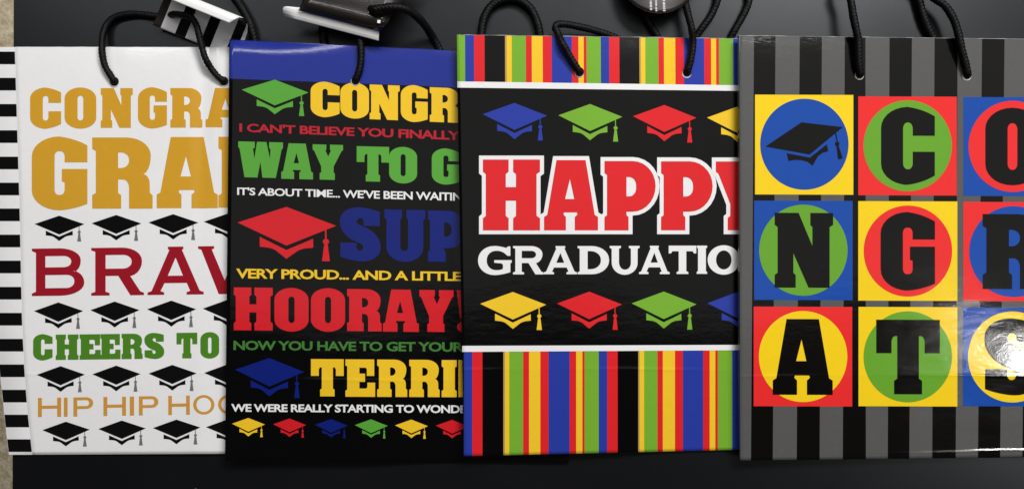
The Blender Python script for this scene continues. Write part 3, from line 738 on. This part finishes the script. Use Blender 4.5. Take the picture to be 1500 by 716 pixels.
cord(BAG2.root, [f2(520,119,-1), f2(521,117,1.5), f2(525.5,106,3.0), f2(528.5,92,3.6), f2(529,77,4), (528,64,14.8), (526,50,12.5), (522,34,10), (514,14,8), (500,-12,7), (480,-40,6)], 0.0029, 'front handle running up under the black tag')
cord(BAG2.root, [(478,80,2), (475,66,2.8), (473,52,3.2), (474,36,3.4), (490,18,4), (515,8,6), (532,8,12), (541,13,20), (547,15,32.5), (555,13,34.5), (573,11,34.5), (590,13,32), (606,21,26), (622,37,16), (635,57,5), (644,74,1.6), (648,88,0.6)], 0.0034, 'back handle looped through the black tag')
cord(BAG3.root, [f3(850,107,-1), f3(848.5,105,1.6), f3(842,95,3.2), f3(833,80,4.4), f3(824,64,5.6), (818,51,14.5), (813.5,41,14), (817,36.5,13), (828,36,12), (845,39,10.5), (865,43.5,8), (885,49.5,5), (904,57,2.4), (922,66,1.0), (945,68,0.8), (966,64,1.4), (962,52,2.4), (953,38,3.6), (945,22,4), (940,0,4), (950,-40,4), (985,-50,5), (1000,-25,8), (1003,0,11), (1008,22,12.5), (1013,42,13), f3(1015,60,5.2), f3(1014,76,4.2), f3(1010.5,93,3), f3(1007,104.5,1.6), f3(1006,107,-1)], 0.0030, 'front handle looped back behind the bag')
cord(BAG3.root, [(702,74,5), (704.5,58,5.4), (706,42,5), (710,25,4.6), (719,10,4.2), (732,1.5,4), (747,-1.5,4), (763,2,4), (777,13,4), (785,28,4), (789.5,44,4), (790.5,58,3.2), (791,74,2.0)], 0.0036, 'back handle in a round arch')
cord(BAG3.root, [(1012,72,0.8), (1018,57,1.4), (1028,42,3.4), (1041,24,3.8), (1050,4,4), (1056,-22,4), (1074,-40,4), (1092,-28,4), (1097.5,-8,4), (1096,6,4), (1088,24,3.8), (1077,43,3.4), (1069,58,1.4), (1062,72,0.8)], 0.0031, 'cord loop behind the top edge')
cord(BAG4.root, [f4(1260,110.5,-1), f4(1259.5,108,1.6), f4(1258,95,3.4), f4(1257.5,78,4.6), f4(1257,60,5.4), (1254,44,17), (1250,24,17), (1246,0,16), (1238,-30,14), (1270,-66,12), (1320,-60,12), (1352,-22,11), (1366,-4,11), (1384,9,12), (1396,27,13), (1403,47,13.5), f4(1407.5,68,5), f4(1412,86,3.8), f4(1416,103,2.6), f4(1417,109,1.4), f4(1417.2,111.5,-1)], 0.0031, 'front handle')
cord(BAG4.root, [(1374,74,1.6), (1367,58,2.6), (1358,40,3.4), (1351,20,3.8), (1346,0,4), (1340,-24,4), (1320,-46,4), (1290,-50,4)], 0.0034, 'back handle')

# ================================================================== gift tags
def sheet(root, name, P0, a, n, profile, u_cuts, matfn, mats, thick=0.0003, lift=0.0):
    """card: profile rows (d px, z mm, u_start, u_end); u_cuts are stripe borders"""
    O = origin_of(root); prof = []
    for k in range(len(profile) - 1):
        for j in range(4):
            t = j / 4; prof.append([p + (q_ - p) * t for p, q_ in zip(profile[k], profile[k + 1])])
    prof.append(list(profile[-1]))
    us = sorted(set([i / 40 for i in range(41)]))
    bm = bmesh.new(); rows = []
    for d, z, ua, ub in prof:
        cuts = sorted(set([ua, ub] + [min(max(c, ua), ub) for c in u_cuts]))
        row = []
        full = [ua] + [min(max(c, ua), ub) for c in u_cuts] + [ub]
        fine = []
        for p, q_ in zip(full, full[1:]):
            for j in range(4): fine.append(p + (q_ - p) * j / 4)
        fine.append(ub)
        for u in fine:
            row.append(bm.verts.new(W(P0[0] + a[0] * u + n[0] * d, P0[1] + a[1] * u + n[1] * d, (z + lift * (1 - u / 133)) / 1000) - O))
        rows.append(row)
    for j in range(len(rows) - 1):
        for i in range(len(rows[0]) - 1):
            f = bm.faces.new((rows[j][i], rows[j][i + 1], rows[j + 1][i + 1], rows[j + 1][i])); f.material_index = matfn(j // 4, i // 4); f.smooth = True
    bmesh.ops.remove_doubles(bm, verts=bm.verts[:], dist=1e-6)
    bmesh.ops.dissolve_degenerate(bm, dist=1e-6, edges=bm.edges[:])
    me = bpy.data.meshes.new(name); bm.to_mesh(me); bm.free()
    o = link(name, me, [M[m] for m in mats], root)
    if thick:
        md = o.modifiers.new('thickness', 'SOLIDIFY'); md.thickness = thick; md.offset = -1
    return o

GT = 'gift tags hanging from the cord handles'
t1 = thing('gift_tag', W(290, 50, 0), 'black and white striped gift tag with its top curled over, beside the white bag', 'gift tag', GT)
a1 = (math.cos(math.radians(22)), math.sin(math.radians(22))); n1 = (a1[1], -a1[0])
prof1 = [(0,2.5,0,133),(15,3.8,0,133),(30,7.5,0,133),(42,12.5,0,132),(50,16.5,-2,129),(56,20,-4,124),(59,24,-6,118.5),(57.5,26.5,-6,113),(52,28,-6,108),(44.5,28,-6,102.5)]
cuts1 = [12,34.7,50.7,73.5,89.5,113,127.3]
sheet(t1, 'card', (224, 37), a1, n1, prof1, cuts1, lambda j, i: (2 if j >= 6 else (3 if i == 0 else (1 if i % 2 == 0 else 0))), ['white', 'ink1', 'flap', 'taupe'], lift=5.0)

t2 = thing('gift_tag', W(510, 20, 0), 'glossy black folded gift tag with a white inside leaf, above the blue-topped bag', 'gift tag', GT)
a2 = (math.cos(math.radians(14.5)), math.sin(math.radians(14.5))); n2 = (a2[1], -a2[0])
sheet(t2, 'cover', (430, 11), a2, n2, [(-3,23.5,8,132),(0.5,26,9,133),(4,28,9,135),(8,29.3,10,137),(12,29.8,10,139),(16,29.65,10,140),(20,29.2,11,141),(30,27.8,11,144),(50,25.5,12,152),(90,22,14,164)], [60], lambda j, i: 0, ['tagcard'])
sheet(t2, 'inside_leaf', (430, 11), a2, n2, [(-16.5,19.5,-8.5,133),(-12,21.0,-12.5,132),(-7,22,-14.5,131),(-3,22.4,-14.0,130),(-1,22.4,-9,129),(1,22.4,4,129),(3,22.4,13,129),(30,22,17,130)], [60], lambda j, i: 0, ['flap'])
def flat_quad(root, pts, z, mat, name, label=None):
    O = origin_of(root); me = bpy.data.meshes.new(name)
    me.from_pydata([tuple(W(x, y, z / 1000) - O) for x, y in pts], [], [tuple(range(len(pts)))[::-1]])
    o = link(name, me, [M[mat]], root, smooth=False)
    if label: o['label'] = label
flat_quad(t2, [(539.5,11.5),(544.5,11.8),(544,19.5),(539,19)], 30.6, 'flap', 'printed_mark', 'small white mark by the hole')
flat_quad(t2, [(553,29.5),(557.5,30),(557,34.5),(552.5,34)], 30.9, 'flap', 'printed_mark', 'small white mark by the hole')

t3 = thing('gift_tag', W(966, -20, 0), 'dark rounded gift tag with tiny white print, above the striped bag', 'gift tag', GT)
def tz(x, y): return (19.0 - 0.0017 * (x - 955) ** 2 + 0.05 * (y + 10)) / 1000
bm = bmesh.new(); rings = []; O3 = origin_of(t3)
cv = bm.verts.new(W(966, -42, tz(966, -42)) - O3)
for k in range(1, 13):
    r = 61.5 * k / 12
    rings.append([bm.verts.new(W(966 + r * math.cos(i * math.pi / 36), -42 + r * math.sin(i * math.pi / 36), tz(966 + r * math.cos(i * math.pi / 36), -42 + r * math.sin(i * math.pi / 36))) - O3) for i in range(72)])
for i in range(72):
    bm.faces.new((cv, rings[0][i], rings[0][(i + 1) % 72]))
    for k in range(11):
        bm.faces.new((rings[k][i], rings[k + 1][i], rings[k + 1][(i + 1) % 72], rings[k][(i + 1) % 72]))
for f in bm.faces:
    f.normal_update()
    if f.normal.z < 0: f.normal_flip()
me = bpy.data.meshes.new('card'); bm.to_mesh(me); bm.free()
c3 = link('card', me, [M['tagcard2'], M['raw']], t3)
md = c3.modifiers.new('thickness', 'SOLIDIFY'); md.thickness = 0.0005; md.offset = -1; md.material_offset_rim = 1
def tag_print():
    verts, faces = [], []
    for x0, x1, yend in ((951.4,954.6,15.2),(959.4,962,17),(970.4,974.2,17.4)):
        y = -30.0
        while y < yend:
            h = random.choice((1.6, 2.2, 3.0, 4.2)); ye = min(y + h, yend); b = len(verts)
            dx = 1.0 * max(0, (y + 10) / 30)
            for (px, py) in ((x0 + dx, y), (x1 + dx - random.random() * 0.8, y), (x1 + dx, ye), (x0 + dx, ye)):
                verts.append(tuple(W(px, py, tz(px, py) + 0.00025) - O3))
            faces.append((b + 3, b + 2, b + 1, b)); y = ye + random.choice((0.5, 0.7, 1.2))
    me = bpy.data.meshes.new('lettering'); me.from_pydata(verts, [], faces)
    o = link('lettering', me, [M['raw']], c3, smooth=False); o['label'] = 'three columns of tiny white print'
tag_print()
